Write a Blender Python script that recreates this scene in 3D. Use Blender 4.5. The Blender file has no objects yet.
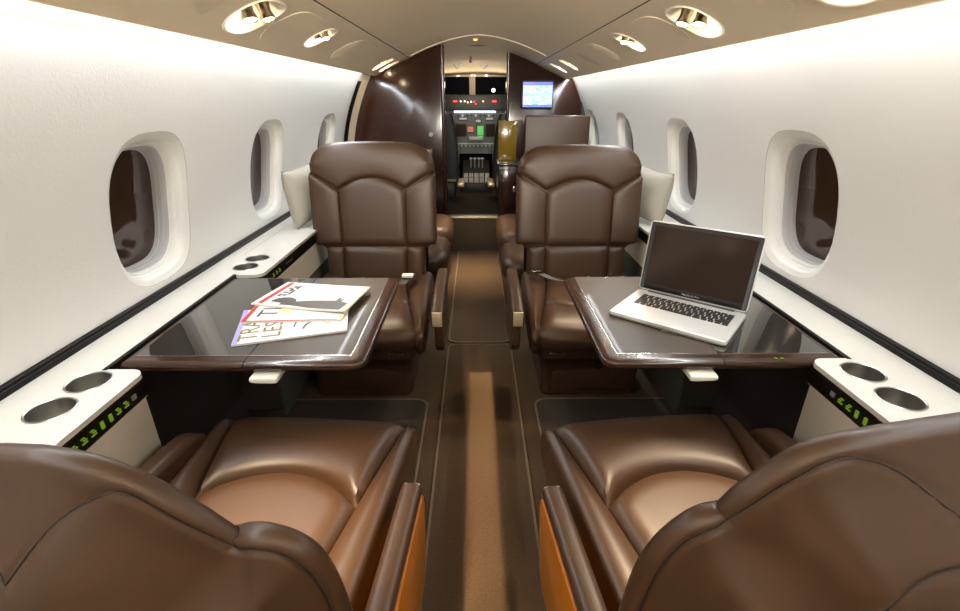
import bpy, bmesh, math, random
from mathutils import Vector, Matrix
random.seed(7)
SC = bpy.context.scene
COL = SC.collection
PI = math.pi

# ------------------------------------------------------------------ materials
def mat(name, col, rough=.5, metal=0., spec=.5, coat=0., emit=None, estr=0., bump=None, var=None, sheen=0., aniso=None):
    m = bpy.data.materials.new(name); m.use_nodes = True
    nt = m.node_tree; b = nt.nodes['Principled BSDF']
    b.inputs['Base Color'].default_value = (*col, 1)
    b.inputs['Roughness'].default_value = rough
    b.inputs['Metallic'].default_value = metal
    b.inputs['Specular IOR Level'].default_value = spec
    b.inputs['Coat Weight'].default_value = coat
    b.inputs['Coat Roughness'].default_value = .04
    if sheen:
        b.inputs['Sheen Weight'].default_value = sheen
    if emit:
        b.inputs['Emission Color'].default_value = (*emit, 1)
        b.inputs['Emission Strength'].default_value = estr
    tc = None
    if bump or var:
        tc = nt.nodes.new('ShaderNodeTexCoord')
    if var:                                   # (scale, amount[, stretch])
        n = nt.nodes.new('ShaderNodeTexNoise'); n.inputs['Scale'].default_value = var[0]; n.inputs['Detail'].default_value = 5
        mp = nt.nodes.new('ShaderNodeMapping')
        if len(var) > 2: mp.inputs['Scale'].default_value = var[2]
        nt.links.new(tc.outputs['Object'], mp.inputs[0]); nt.links.new(mp.outputs[0], n.inputs['Vector'])
        r = nt.nodes.new('ShaderNodeMapRange'); r.inputs[3].default_value = 1 - var[1]; r.inputs[4].default_value = 1 + var[1]
        nt.links.new(n.outputs['Fac'], r.inputs[0])
        mx = nt.nodes.new('ShaderNodeMix'); mx.data_type = 'RGBA'; mx.blend_type = 'MULTIPLY'
        mx.inputs[0].default_value = 1; mx.inputs[6].default_value = (*col, 1)
        nt.links.new(r.outputs[0], mx.inputs[7]); nt.links.new(mx.outputs[2], b.inputs['Base Color'])
    if bump:                                  # (scale, strength, distance[, kind])
        if len(bump) > 3 and bump[3] == 'voronoi':
            n = nt.nodes.new('ShaderNodeTexVoronoi'); n.inputs['Scale'].default_value = bump[0]; out = n.outputs['Distance']
        else:
            n = nt.nodes.new('ShaderNodeTexNoise'); n.inputs['Scale'].default_value = bump[0]; n.inputs['Detail'].default_value = 4; out = n.outputs['Fac']
        nt.links.new(tc.outputs['Object'], n.inputs['Vector'])
        bp = nt.nodes.new('ShaderNodeBump'); bp.inputs['Strength'].default_value = bump[1]; bp.inputs['Distance'].default_value = bump[2]
        nt.links.new(out, bp.inputs['Height']); nt.links.new(bp.outputs[0], b.inputs['Normal'])
    return m

M = {}
M['leather'] = mat('leather', (.048, .0235, .0112), .41, spec=.42, bump=(700, .12, .0004, 'voronoi'), var=(9, .08))
M['thread'] = mat('seam_thread', (.016, .009, .006), .6)
M['wall'] = mat('wall_covering', (.80, .80, .785), .8, spec=.2, bump=(150, .22, .002))
M['ceiling'] = mat('headliner', (.87, .73, .53), .6, spec=.3)
M['ledge'] = mat('ledge_ivory', (.70, .685, .635), .28)
M['cream'] = mat('cream_fabric', (.72, .65, .53), .75, bump=(300, .2, .001))
M['frame'] = mat('window_shell', (.80, .79, .75), .3)
M['seal'] = mat('window_seal', (.50, .495, .50), .35)
M['pane'] = mat('window_pane_night', (.048, .025, .017), .05, spec=.5)
M['black'] = mat('black_trim', (.006, .005, .004), .4, spec=.15)
M['blackgloss'] = mat('black_lacquer', (.030, .028, .026), .06, coat=1.)
M['wood'] = mat('dark_gloss_wood', (.026, .010, .006), .17, spec=.42, var=(6, .35, (1, 1, 9)))
M['rim'] = mat('mahogany_rim', (.036, .015, .009), .24, coat=.25)
M['leaf'] = mat('woven_leaf', (.062, .046, .032), .42, spec=.30, coat=.05, bump=(260, .25, .0006), var=(60, .2, (6, .4, 1)))
M['inlay'] = mat('inlay_metal', (.75, .68, .60), .25, metal=1.)
M['chrome'] = mat('chrome', (.75, .74, .72), .15, metal=1.)
M['gunmetal'] = mat('smoked_metal', (.20, .17, .14), .22, metal=1.)
M['tan'] = mat('tan_metal', (.72, .58, .38), .35, metal=.6)
M['amberwood'] = mat('amber_wood', (.33, .10, .006), .35, var=(8, .2, (1, 9, 9)))
M['carpet'] = mat('carpet', (.084, .056, .036), .95, spec=.1, bump=(500, .8, .003), var=(180, .35))
M['kickcarpet'] = mat('sidewall_carpet', (.075, .072, .055), .95, spec=.1, bump=(500, .6, .002))
M['carpetedge'] = mat('carpet_binding', (.17, .125, .085), .9, spec=.1)
M['carpetdark'] = mat('carpet_mat', (.058, .045, .034), .95, spec=.1, bump=(500, .8, .003), var=(160, .3))
M['kick'] = mat('sidewall_lower', (.030, .019, .014), .6)
M['steel'] = mat('cup_steel', (.50, .49, .46), .30, metal=1.)
M['cupdark'] = mat('cup_floor', (.05, .05, .045), .5)
M['green'] = mat('green_backlight', (.05, .08, .01), .5, emit=(.46, .74, .03), estr=.26)
M['greydot'] = mat('grey_legend', (.25, .25, .27), .5)
M['latch'] = mat('ivory_plastic', (.78, .74, .64), .35)
M['alu'] = mat('aluminium', (.66, .65, .63), .38, metal=.25)
M['alu_dark'] = mat('aluminium_shadowline', (.07, .07, .07), .5)
M['screen'] = mat('dark_glass_screen', (.034, .023, .017), .10, spec=.25)
M['key'] = mat('key_black', (.018, .017, .016), .42)
M['white'] = mat('paper_white', (.76, .75, .72), .45)
M['paper'] = mat('page_edges', (.72, .70, .66), .7)
M['red'] = mat('print_red', (.50, .012, .008), .45)
M['lilac'] = mat('print_lilac', (.36, .32, .74), .45)
M['violet'] = mat('print_violet', (.27, .16, .62), .45)
M['ochre'] = mat('print_ochre', (.20, .15, .035), .45)
M['charcoal'] = mat('print_charcoal', (.055, .05, .05), .45)
M['peach'] = mat('print_peach', (.86, .58, .36), .45)
M['paleblue'] = mat('print_pale_blue', (.70, .80, .86), .45)
M['pillow'] = mat('pillow_linen', (.38, .355, .30), .85, bump=(140, .3, .002))
M['lens'] = mat('lamp_lens', (1, .9, .7), .3, emit=(1., .80, .50), estr=14.)
M['lamprecess'] = mat('lamp_recess', (.84, .76, .62), .35)
M['led'] = mat('led_strip', (1, 1, 1), .4, emit=(.93, .97, 1.), estr=6.)
M['amberlamp'] = mat('amber_lamp', (1, .6, .2), .4, emit=(1., .50, .10), estr=4.)
M['monitor'] = mat('lit_monitor', (.1, .2, .4), .3, emit=(.34, .62, 1.), estr=1.0)
M['monitorbar'] = mat('monitor_bar', (.1, .1, .4), .3, emit=(.13, .20, .80), estr=.9)
M['monitortext'] = mat('monitor_text', (.8, .9, 1), .3, emit=(.85, .95, 1.), estr=1.0)
M['amberglass'] = mat('amber_glass', (.20, .125, .012), .15, coat=.6)
M['cockpitgrey'] = mat('panel_grey', (.10, .11, .11), .5)
M['cockpitdark'] = mat('cockpit_dark', (.020, .019, .020), .5)
M['cockpitlight'] = mat('pedestal_light', (.50, .50, .48), .4)
M['night'] = mat('windscreen_night', (.012, .012, .016), .08)
M['sheep'] = mat('sheepskin', (.62, .55, .44), .95)
M['redlamp'] = mat('red_annunciator', (.4, .01, .01), .4, emit=(1., .03, .03), estr=2.6)
M['whitelamp'] = mat('white_lamp', (1, 1, 1), .4, emit=(1., .9, .72), estr=3.)
M['greendisp'] = mat('green_display', (.02, .2, .02), .3, emit=(.02, .42, .04), estr=.9)
M['reddisp'] = mat('red_display', (.2, .04, .01), .3, emit=(.45, .06, .02), estr=.8)
M['flood'] = mat('panel_floodlight', (1, 1, 1), .3, emit=(.8, .92, .95), estr=2.2)

# ------------------------------------------------------------------ mesh helpers
class MB:
    def __init__(s): s.v = []; s.f = []
    def add(s, vs, fs):
        o = len(s.v); s.v += [tuple(p) for p in vs]; s.f += [tuple(i + o for i in f) for f in fs]; return s
    def box(s, x0, x1, y0, y1, z0, z1):
        return s.add([(x, y, z) for z in (z0, z1) for y in (y0, y1) for x in (x0, x1)],
                     [(0, 2, 3, 1), (4, 5, 7, 6), (0, 1, 5, 4), (2, 6, 7, 3), (0, 4, 6, 2), (1, 3, 7, 5)])
    def grid(s, fn, nu, nv, cu=False):
        vs = [fn(i / nu, j / nv) for j in range(nv + 1) for i in range(nu + (0 if cu else 1))]
        w = nu if cu else nu + 1
        fs = []
        for j in range(nv):
            for i in range(nu):
                i2 = (i + 1) % w
                fs.append((j * w + i, j * w + i2, (j + 1) * w + i2, (j + 1) * w + i))
        return s.add(vs, fs)
    def loft(s, rings, cap0=True, cap1=True):
        n = len(rings[0]); vs = [p for r in rings for p in r]; fs = []
        for j in range(len(rings) - 1):
            for i in range(n):
                k = (i + 1) % n
                fs.append((j * n + i, j * n + k, (j + 1) * n + k, (j + 1) * n + i))
        if cap0: fs.append(tuple(range(n))[::-1])
        if cap1: fs.append(tuple((len(rings) - 1) * n + i for i in range(n)))
        return s.add(vs, fs)
    def prism(s, pts, d):                       # 3-D polygon extruded by vector d
        d = Vector(d); return s.loft([[tuple(p) for p in pts], [tuple(Vector(p) + d) for p in pts]])
    def tube(s, path, r, n=10):
        rings = []; path = [Vector(p) for p in path]
        for i, p in enumerate(path):
            t = (path[min(i + 1, len(path) - 1)] - path[max(i - 1, 0)]).normalized()
            a = t.cross(Vector((0, 0, 1)));
            if a.length < 1e-3: a = t.cross(Vector((1, 0, 0)))
            a.normalize(); b = t.cross(a)
            rr = r[i] if isinstance(r, (list, tuple)) else r
            rings.append([tuple(p + (a * math.cos(q) + b * math.sin(q)) * rr) for q in [2 * PI * k / n for k in range(n)]])
        return s.loft(rings)
    def build(s, name, m, parent=None, bevel=0, seg=2, smooth=True, angle=40, local=False, mat4=None, kind=None, label=None, weld=True):
        me = bpy.data.meshes.new(name)
        off = Vector((0, 0, 0)); p = parent
        while p is not None and not local: off += p.location; p = p.parent
        vs = s.v
        if mat4 is not None: vs = [tuple(mat4 @ Vector(q)) for q in vs]
        me.from_pydata([tuple(Vector(q) - off) for q in vs], [], s.f)
        bm = bmesh.new(); bm.from_mesh(me)
        if weld: bmesh.ops.remove_doubles(bm, verts=bm.verts, dist=1e-5)
        bmesh.ops.dissolve_degenerate(bm, edges=bm.edges, dist=1e-6)
        bmesh.ops.recalc_face_normals(bm, faces=bm.faces)
        if bevel:
            es = [e for e in bm.edges if len(e.link_faces) == 2 and e.calc_face_angle(0) > .5]
            bmesh.ops.bevel(bm, geom=es, offset=bevel, segments=seg, profile=.5, affect='EDGES', clamp_overlap=True)
        for f in bm.faces: f.smooth = smooth
        bm.to_mesh(me); bm.free()
        if smooth: me.set_sharp_from_angle(angle=math.radians(angle))
        me.materials.append(m)
        o = bpy.data.objects.new(name, me); COL.objects.link(o)
        if parent: o.parent = parent
        if kind: o['kind'] = kind
        if label: o['label'] = label
        return o

def tag(o, label, cat, group=None, kind=None):
    o['label'] = label; o['category'] = cat
    if group: o['group'] = group
    if kind: o['kind'] = kind
    return o
def thing(name, label, cat, loc=(0, 0, 0), rz=0, group=None):
    o = bpy.data.objects.new(name, None); COL.objects.link(o); o.empty_display_size = .05
    o.location = loc; o.rotation_euler = (0, 0, rz)
    return tag(o, label, cat, group)
def struct(name, mb, m, **k): return mb.build(name, m, kind='structure', **k)
def clamp(a, lo=0., hi=1.): return max(lo, min(hi, a))
def prof(q):
    q = clamp(q); return math.sqrt(max(0, 1 - (1 - q) ** 2))
def sstep(q): q = clamp(q); return q * q * (3 - 2 * q)
def cr(pts, t):                                 # Catmull-Rom through points, t in 0..1
    n = len(pts) - 1; k = min(int(t * n), n - 1); u = t * n - k
    p1, p2 = pts[k], pts[k + 1]
    p0 = pts[k - 1] if k > 0 else tuple(2 * a - b for a, b in zip(p1, p2))
    p3 = pts[k + 2] if k + 2 <= n else tuple(2 * b - a for a, b in zip(p1, p2))
    return tuple(.5 * (2 * b + (c - a) * u + (2 * a - 5 * b + 4 * c - d) * u * u + (3 * b - a - 3 * c + d) * u ** 3) for a, b, c, d in zip(p0, p1, p2, p3))
def rrect(hx, hy, r, n=6, cx=0, cy=0):
    out = []
    for qx, qy, a0 in ((1, 1, 0), (-1, 1, 90), (-1, -1, 180), (1, -1, 270)):
        for k in range(n + 1):
            a = math.radians(a0 + 90 * k / n)
            out.append((cx + qx * (hx - r) + r * math.cos(a), cy + qy * (hy - r) + r * math.sin(a)))
    return out
def superell(hx, hy, e, n):
    out = []
    for k in range(n):
        a = 2 * PI * k / n; c, s = math.cos(a), math.sin(a)
        out.append((math.copysign(abs(c) ** (2 / e), c) * hx, math.copysign(abs(s) ** (2 / e), s) * hy))
    return out
def text_mesh(name, body, size, m, parent, origin, xdir, ydir, extrude=.0003, local=False, align='LEFT', bold=0.):
    cu = bpy.data.curves.new(name, 'FONT'); cu.body = body; cu.size = size; cu.extrude = extrude; cu.align_x = align; cu.offset = bold
    cu.resolution_u = 3
    t = bpy.data.objects.new(name + '_tmp', cu); COL.objects.link(t)
    bpy.context.view_layer.update()
    me = bpy.data.meshes.new_from_object(t.evaluated_get(bpy.context.evaluated_depsgraph_get()))
    bpy.data.objects.remove(t); bpy.data.curves.remove(cu)
    xd = Vector(xdir).normalized(); yd = Vector(ydir).normalized(); zd = xd.cross(yd)
    off = Vector((0, 0, 0)); p = parent
    while p is not None and not local: off += p.location; p = p.parent
    o0 = Vector(origin) - off
    for v in me.vertices: v.co = o0 + xd * v.co.x + yd * v.co.y + zd * v.co.z
    me.materials.clear(); me.materials.append(m)
    o = bpy.data.objects.new(name, me); COL.objects.link(o); o.parent = parent
    return o

# ------------------------------------------------------------------ camera
TH = math.atan(207.5 / 480); YAW = math.atan(4 / 480 * math.cos(TH))
CAM = Vector((-.017, 0, 1.10))
cd = bpy.data.cameras.new('camera'); cam = bpy.data.objects.new('camera', cd); COL.objects.link(cam)
cam.location = CAM; cam.rotation_euler = (PI / 2 - TH, 0, -YAW)
cd.sensor_width = 36; cd.lens = 36 * 480 / 960; cd.clip_start = .01
SC.camera = cam

# ------------------------------------------------------------------ the shell of the cabin
REAR = -1.5
def wx(z): return .93 - .45 * (z - .62) ** 2
def holed(S, y0, y1, t0, t1, cells, nt, nh=48, rings=6, step=.10):
    """surface S(y,t) over a rectangle, with superelliptic holes; each hole lives in a cell of its own"""
    mb = MB(); y = y0
    def patch(a, b):
        if b - a < 1e-4: return
        n = max(1, int((b - a) / step + .5))
        mb.grid(lambda u, w: S(a + (b - a) * u, t0 + (t1 - t0) * w), n, nt)
    for (yc, tc, hy, ht, e, cw) in cells:
        patch(y, yc - cw)
        hole = superell(hy, ht, e, nh)
        def outer(p):
            k = 1e9
            if abs(p[0]) > 1e-9: k = min(k, cw / abs(p[0]))
            if p[1] > 1e-9: k = min(k, (t1 - tc) / p[1])
            if p[1] < -1e-9: k = min(k, (tc - t0) / -p[1])
            return (p[0] * k, p[1] * k)
        outs = [outer(p) for p in hole]
        # put the four corners of the cell onto the nearest rays
        for cx, cy in ((cw, t1 - tc), (-cw, t1 - tc), (cw, t0 - tc), (-cw, t0 - tc)):
            i = min(range(nh), key=lambda i: abs(math.atan2(outs[i][1], outs[i][0]) - math.atan2(cy, cx)))
            outs[i] = (cx, cy)
        def fn(u, w):
            i = int(round(u * nh)) % nh; q = w ** 1.3
            a, b = hole[i], outs[i]
            return S(yc + a[0] + (b[0] - a[0]) * q, tc + a[1] + (b[1] - a[1]) * q)
        mb.grid(fn, nh, rings, cu=True)
        y = yc + cw
    patch(y, y1)
    return mb

WIN_L = [(-.34,), (.50,), (1.336,), (2.13,), (3.00,)]
WIN_R = [(-.34,), (.52,), (1.388,), (2.24,), (3.13,), (4.00,)]
WZ, WHY, WHZ = .815, .172, .204
n_win = 0
for side, wins, yend in ((-1, WIN_L, 3.46), (1, WIN_R, 4.24)):
    S = lambda y, t, side=side: (side * wx(t), y, t)
    mb = holed(S, REAR, yend, .55, 1.29, [(w[0], WZ, WHY, WHZ, 3.0, .23) for w in wins], 28, nh=160)
    struct('wall_left' if side < 0 else 'wall_right', mb, M['wall'], angle=60)
    for (yc,) in wins:
        n_win += 1
        NH = 48
        # reveal: (inset, depth) rings marching outboard
        def ring(ins, dep, e=3.0, zo=0.):
            pts = []
            for (a, b) in superell(WHY - ins, WHZ - ins, e, NH):
                z = WZ + b + zo; pts.append((side * (wx(z) + dep), yc + a, z))
            return pts
        prof_ = [(0, .0005), (.004, .003), (.011, .006), (.018, .011), (.022, .018), (.024, .028)]
        w = MB().loft([ring(i, d) for i, d in prof_], False, False)
        wo = struct('window_%d' % n_win, w, M['frame'], angle=50)
        f1 = MB().loft([ring(.024, .028), ring(.027, .031), ring(.030, .030), ring(.032, .033), ring(.033, .042), ring(.036, .043)], False, False)
        f1.build('window_frame', M['frame'], wo, angle=30)
        f2 = MB().loft([ring(.036, .043), ring(.038, .048), ring(.039, .056), ring(.042, .057), ring(.043, .068), ring(.046, .069), ring(.047, .080)], False, False)
        f2.build('window_seal', M['seal'], wo, angle=25)
        pr = ring(.047, .080)
        c = (side * (wx(WZ) + .082), yc, WZ)
        pm = MB(); pm.add(pr + [c], [(i, (i + 1) % NH, NH) for i in range(NH)])
        pm.build('window_pane', M['pane'], wo, angle=60)

# ceiling: service panels (with lamp holes), crown, shadow gaps
LIP = (.700, 1.236); JNT = (.462, 1.345); CROWN = 1.475
def psuS(side, y, t, off=0.):
    x = LIP[0] + (JNT[0] - LIP[0]) * t; z = LIP[1] + (JNT[1] - LIP[1]) * t + .010 * math.sin(PI * t)
    nx, nz = .42, .91                          # up/outboard normal
    return (side * (x + nx * off), y, z + nz * off)
def crownz(x):
    q = abs(x) / JNT[0]; return JNT[1] + (CROWN - JNT[1]) * (1 - q ** 1.7)
LAMP_L = [(-.55, .5, .085, .26, 'dual'), (.55, .5, .085, .26, 'dual'), (1.445, .47, .084, .28, 'dual'), (1.975, .52, .062, .23, 'dual'), (3.32, .46, .060, .27, 'single'), (3.535, .46, .046, .27, 'single')]
LAMP_R = [(-.55, .5, .085, .26, 'dual'), (.975, .44, .090, .28, 'dual'), (1.53, .47, .084, .28, 'dual'), (2.11, .52, .062, .25, 'dual'), (3.45, .50, .050, .25, 'single'), (3.84, .52, .050, .25, 'single')]
CEND = {-1: 3.645, 1: 4.22}
lamp_spots = []
for side, lamps in ((-1, LAMP_L), (1, LAMP_R)):
    S = lambda y, t, side=side: psuS(side, y, t)
    mb = holed(S, REAR, CEND[side], 0, 1, [(l[0], l[1], l[2], l[3], 2.6, l[2] + .02) for l in lamps], 8, nh=40)
    # rolled lip along the cove
    mb.grid(lambda u, w, side=side: (side * (LIP[0] - .004 + .006 * math.sin(PI * w) - .012 * w), REAR + (CEND[side] - REAR) * u, LIP[1] + .0 + .018 * w), 20, 4)
    struct('ceiling_panel', mb, M['ceiling'], angle=50, label='beige overhead service panel along the %s side of the cabin' % ('left' if side < 0 else 'right'))
    g = MB(); g.box(side * JNT[0] - .003, side * JNT[0] + .003, REAR, CEND[side], JNT[1] + .001, JNT[1] + .010)
    struct('trim_%d' % (1 if side < 0 else 2), g, M['black'])
cm = MB(); cm.grid(lambda u, w: ((2 * u - 1) * (JNT[0] - .004), REAR + (4.2 - REAR) * w, crownz((2 * u - 1) * (JNT[0] - .004))), 28, 14)
struct('ceiling', cm, M['ceiling'], angle=60)
# ring moulding where the cabin roof meets the vestibule
rg = MB(); rg.grid(lambda u, w: ((2 * u - 1) * .44, 3.50 + .012 * w, crownz((2 * u - 1) * .44) - .001 - .006 * math.sin(PI * w)), 30, 4)
struct('trim_3', rg, M['ceiling'])
# rear end of the cabin, behind the camera
rb = MB(); rb.box(-1.0, 1.0, REAR - .04, REAR, 0, 1.5); struct('wall_back', rb, M['ceiling'])

# floor and lower side walls
fl = MB(); fl.box(-.95, .95, REAR, 3.66, -.05, 0); struct('floor', fl, M['carpet'])
for side in (-1, 1):
    a, b = sorted((side * .86, side * .97))
    lw = MB(); lw.box(a, b, REAR, 3.66, 0, .56); struct('baseboard_left' if side < 0 else 'baseboard_right', lw, M['kick'])
    # black dado strip above the ledge
    d = MB()
    pr = [(.921, .570), (.9185, .591), (.923, .595), (.945, .595), (.945, .570)]
    d.loft([[(side * x, y, z) for x, z in pr] for y in (REAR, 3.46 if side < 0 else 4.12)])
    struct('trim_4' if side < 0 else 'trim_5', d, M['black'], bevel=.002)
    hl = MB(); hl.loft([[(side * x, y, z) for x, z in [(.9175, .584), (.9165, .587), (.9185, .5885), (.9205, .5885), (.9205, .584)]] for y in (REAR, 3.46 if side < 0 else 4.12)])
    struct('trim_6' if side < 0 else 'trim_7', hl, M['black'])
# carpet panels with bound edges
def carpet_panel(no, x0, x1, y0, y1, r, m, zt=.006):
    hx, hy = (x1 - x0) / 2, (y1 - y0) / 2; cx, cy = (x0 + x1) / 2, (y0 + y1) / 2
    p = MB(); p.loft([[(x, y, z) for x, y in rrect(hx, hy, r, 6, cx, cy)] for z in (.0005, zt)])
    o = struct('trim_%d' % no, p, m)
    e = MB(); out = rrect(hx, hy, r, 6, cx, cy); inn = rrect(hx - .008, hy - .008, r - .006, 6, cx, cy); n = len(out)
    e.add([(x, y, zt + .0022) for x, y in out] + [(x, y, zt + .0022) for x, y in inn], [(i, (i + 1) % n, n + (i + 1) % n, n + i) for i in range(n)])
    e.build('carpet_binding', M['carpetedge'], o)
carpet_panel(8, -.155, .150, REAR + .02, 2.06, .03, M['carpet'])
carpet_panel(9, -.158, .153, 2.075, 3.60, .05, M['carpet'])
carpet_panel(10, -.84, -.205, .10, 1.60, .05, M['carpetdark'])
carpet_panel(11, .205, .84, .10, 1.60, .05, M['carpetdark'])

# ------------------------------------------------------------------ side ledges and consoles
cup_y = {}
def side_ledge(side, label, ypock, yend):
    p0, p1 = ypock
    root = thing('side_ledge', label, 'ledge', (side * .80, 0, .50))
    ZT = .572; xo, xn, xw = .925, .805, .716
    def arcpts(cx, cy, r, a0, a1, n=8): return [(cx + r * math.cos(math.radians(a0 + (a1 - a0) * k / n)), cy + r * math.sin(math.radians(a0 + (a1 - a0) * k / n))) for k in range(n + 1)]
    r = .030; cx = .803 if side < 0 else .793; cw = .0415; R = .0385
    near = (.742, .837) if side < 0 else (.766, .863); far = (1.560, 1.654)
    top = MB()
    def plate(x0, x1, a, b):
        if b - a > 1e-5: top.box(*sorted((side * x0, side * x1)), a, b, ZT - .010, ZT)
    # wide consoles: inner nose strip with a quarter-round corner, then the field with the cup cells
    plate(xw, xw + r, REAR + .01, p0 - r); plate(xw, xw + r, p1 + r, yend)
    for yc_, a0, a1 in ((p0 - r, 180, 90), (p1 + r, 180, 270)):
        poly = arcpts(xw + r, yc_, r, a0, a1) + [(xw + r, yc_)]
        top.loft([[(side * x, y, z) for x, y in poly] for z in (ZT - .010, ZT)])
    plate(xn, xo, p0, p1)
    cuts = sorted([REAR + .01, p0, p1, yend] + [h - cw for h in near + far] + [h + cw for h in near + far])
    for a, b in zip(cuts[:-1], cuts[1:]):
        mid = (a + b) / 2
        if p0 < mid < p1 or any(abs(mid - h) < cw for h in near + far): continue
        plate(xw + r, xo, a, b)
    NC = 36; xi_ = xw + r
    for h in near + far:
        circ = [(math.cos(2 * PI * k / NC), math.sin(2 * PI * k / NC)) for k in range(NC)]
        def outp(c):
            k = 1e9
            if c[0] > 1e-9: k = min(k, (xo - cx) / c[0])
            if c[0] < -1e-9: k = min(k, (cx - xi_) / -c[0])
            if abs(c[1]) > 1e-9: k = min(k, cw / abs(c[1]))
            return [c[0] * k, c[1] * k]
        outs = [outp(c) for c in circ]
        for qx, qy in ((xo - cx, cw), (xi_ - cx, cw), (xo - cx, -cw), (xi_ - cx, -cw)):
            i = min(range(NC), key=lambda i: abs(math.atan2(outs[i][1], outs[i][0]) - math.atan2(qy, qx))); outs[i] = [qx, qy]
        top.add([(side * (cx + R * c[0]), h + R * c[1], ZT) for c in circ] + [(side * (cx + o[0]), h + o[1], ZT) for o in outs],
                [(i, (i + 1) % NC, NC + (i + 1) % NC, NC + i) for i in range(NC)])
        cb = MB()
        cb.loft([[(side * (cx + rr * c[0]), h + rr * c[1], z) for c in circ] for rr, z in ((R + .003, ZT + .0006), (R + .001, ZT + .002), (R - .001, ZT + .0004), (R - .0015, ZT - .004), (R - .003, ZT - .075))], False, True)
        cb.build('cup_holder', M['steel'], root)
    top.build('ledge_top', M['ledge'], root, smooth=False)
    # console bodies under the wide ends
    for (a, b, nb) in ((REAR + .01, p0 - .012, 7), (p1 + .012, yend, 3)):
        body = MB()
        zb_ = .05 if nb == 7 else .40
        if nb == 3:
            lp_ = MB(); lp_.box(*sorted((side * (xw + .012), side * .86)), a, b, .0, .398); lp_.build('console_kick_panel', M['kickcarpet'], root, bevel=.004)
        lo = [(xw + .012, zb_), (xw + .012, .513), (xw + .004, .516), (.86, .516), (.86, zb_)]
        body.loft([[(side * x, y, z) for x, z in lo] for y in (a, b)])
        body.build('console_panel', M['cream'], root, bevel=.004)
        st = MB(); st.box(*sorted((side * (xw + .006), side * (xw + .05))), a, b + .004, .515, .5625)
        cs = st.build('control_strip', M['black'], root, bevel=.0015)
        rl = MB()
        for z in (.519, .555): rl.box(*sorted((side * (xw + .0045), side * (xw + .010))), a, b, z, z + .0025)
        rl.build('strip_rail', M['gunmetal'], cs)
        if nb == 7: spots = [(.655 + .0225 * k) for k in range(9)]
        else: spots = [(p1 + .10 + .028 * k) for k in range(3)]
        for i, y in enumerate(spots):
            bt = MB()
            if nb == 7 and i in (4, 5): # lit power bars
                bt.box(*sorted((side * (xw + .0035), side * (xw + .009))), y - .004, y + .003, .528, .543)
            elif nb == 7 and i == 8:
                bt.box(*sorted((side * (xw + .0035), side * (xw + .009))), y - .006, y + .006, .531, .541)
            else:
                for q in (0, 1, 2):
                    bt.box(*sorted((side * (xw + .0035), side * (xw + .009))), y - .007 + .004 * (q == 1), y + .005 - .004 * (q == 2), .530 + .005 * q, .532 + .005 * q)
            bt.build('button', M['greydot'] if (nb == 7 and i == 8) else M['green'], cs)
        gl = MB()
        for k in range(4):
            gl.box(*sorted((side * (xw + .004), side * (xw + .009))), (.575 if nb == 7 else p1 + .22) + .017 * k, (.586 if nb == 7 else p1 + .231) + .017 * k, .535, .538)
        gl.build('legend', M['greydot'], cs)
    ep = MB(); ep.box(*sorted((side * (xw + .014), side * .86)), p1 - .004, p1 + .011, .05, .514); ep.build('console_end', M['carpetdark'], root)
    # dark slot in which the table stows
    sl = MB(); sl.box(*sorted((side * (xn - .006), side * (xn + .004))), p0 - .004, p1 + .004, .535, ZT + .001)
    sl.build('table_slot', M['black'], root)
    # narrow slot seams on the ledge top forward of the cups
    sm = MB(); sm.box(*sorted((side * .868, side * .8705)), 1.70, 2.10, ZT - .001, ZT + .0008); sm.build('slot_seam', M['seal'], root)
    return root
side_ledge(-1, 'long ivory ledge with cup holders under the left row of windows', (.886, 1.478), 3.44)
side_ledge(1, 'long ivory ledge with cup holders under the right row of windows', (.922, 1.478), 4.10)

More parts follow.
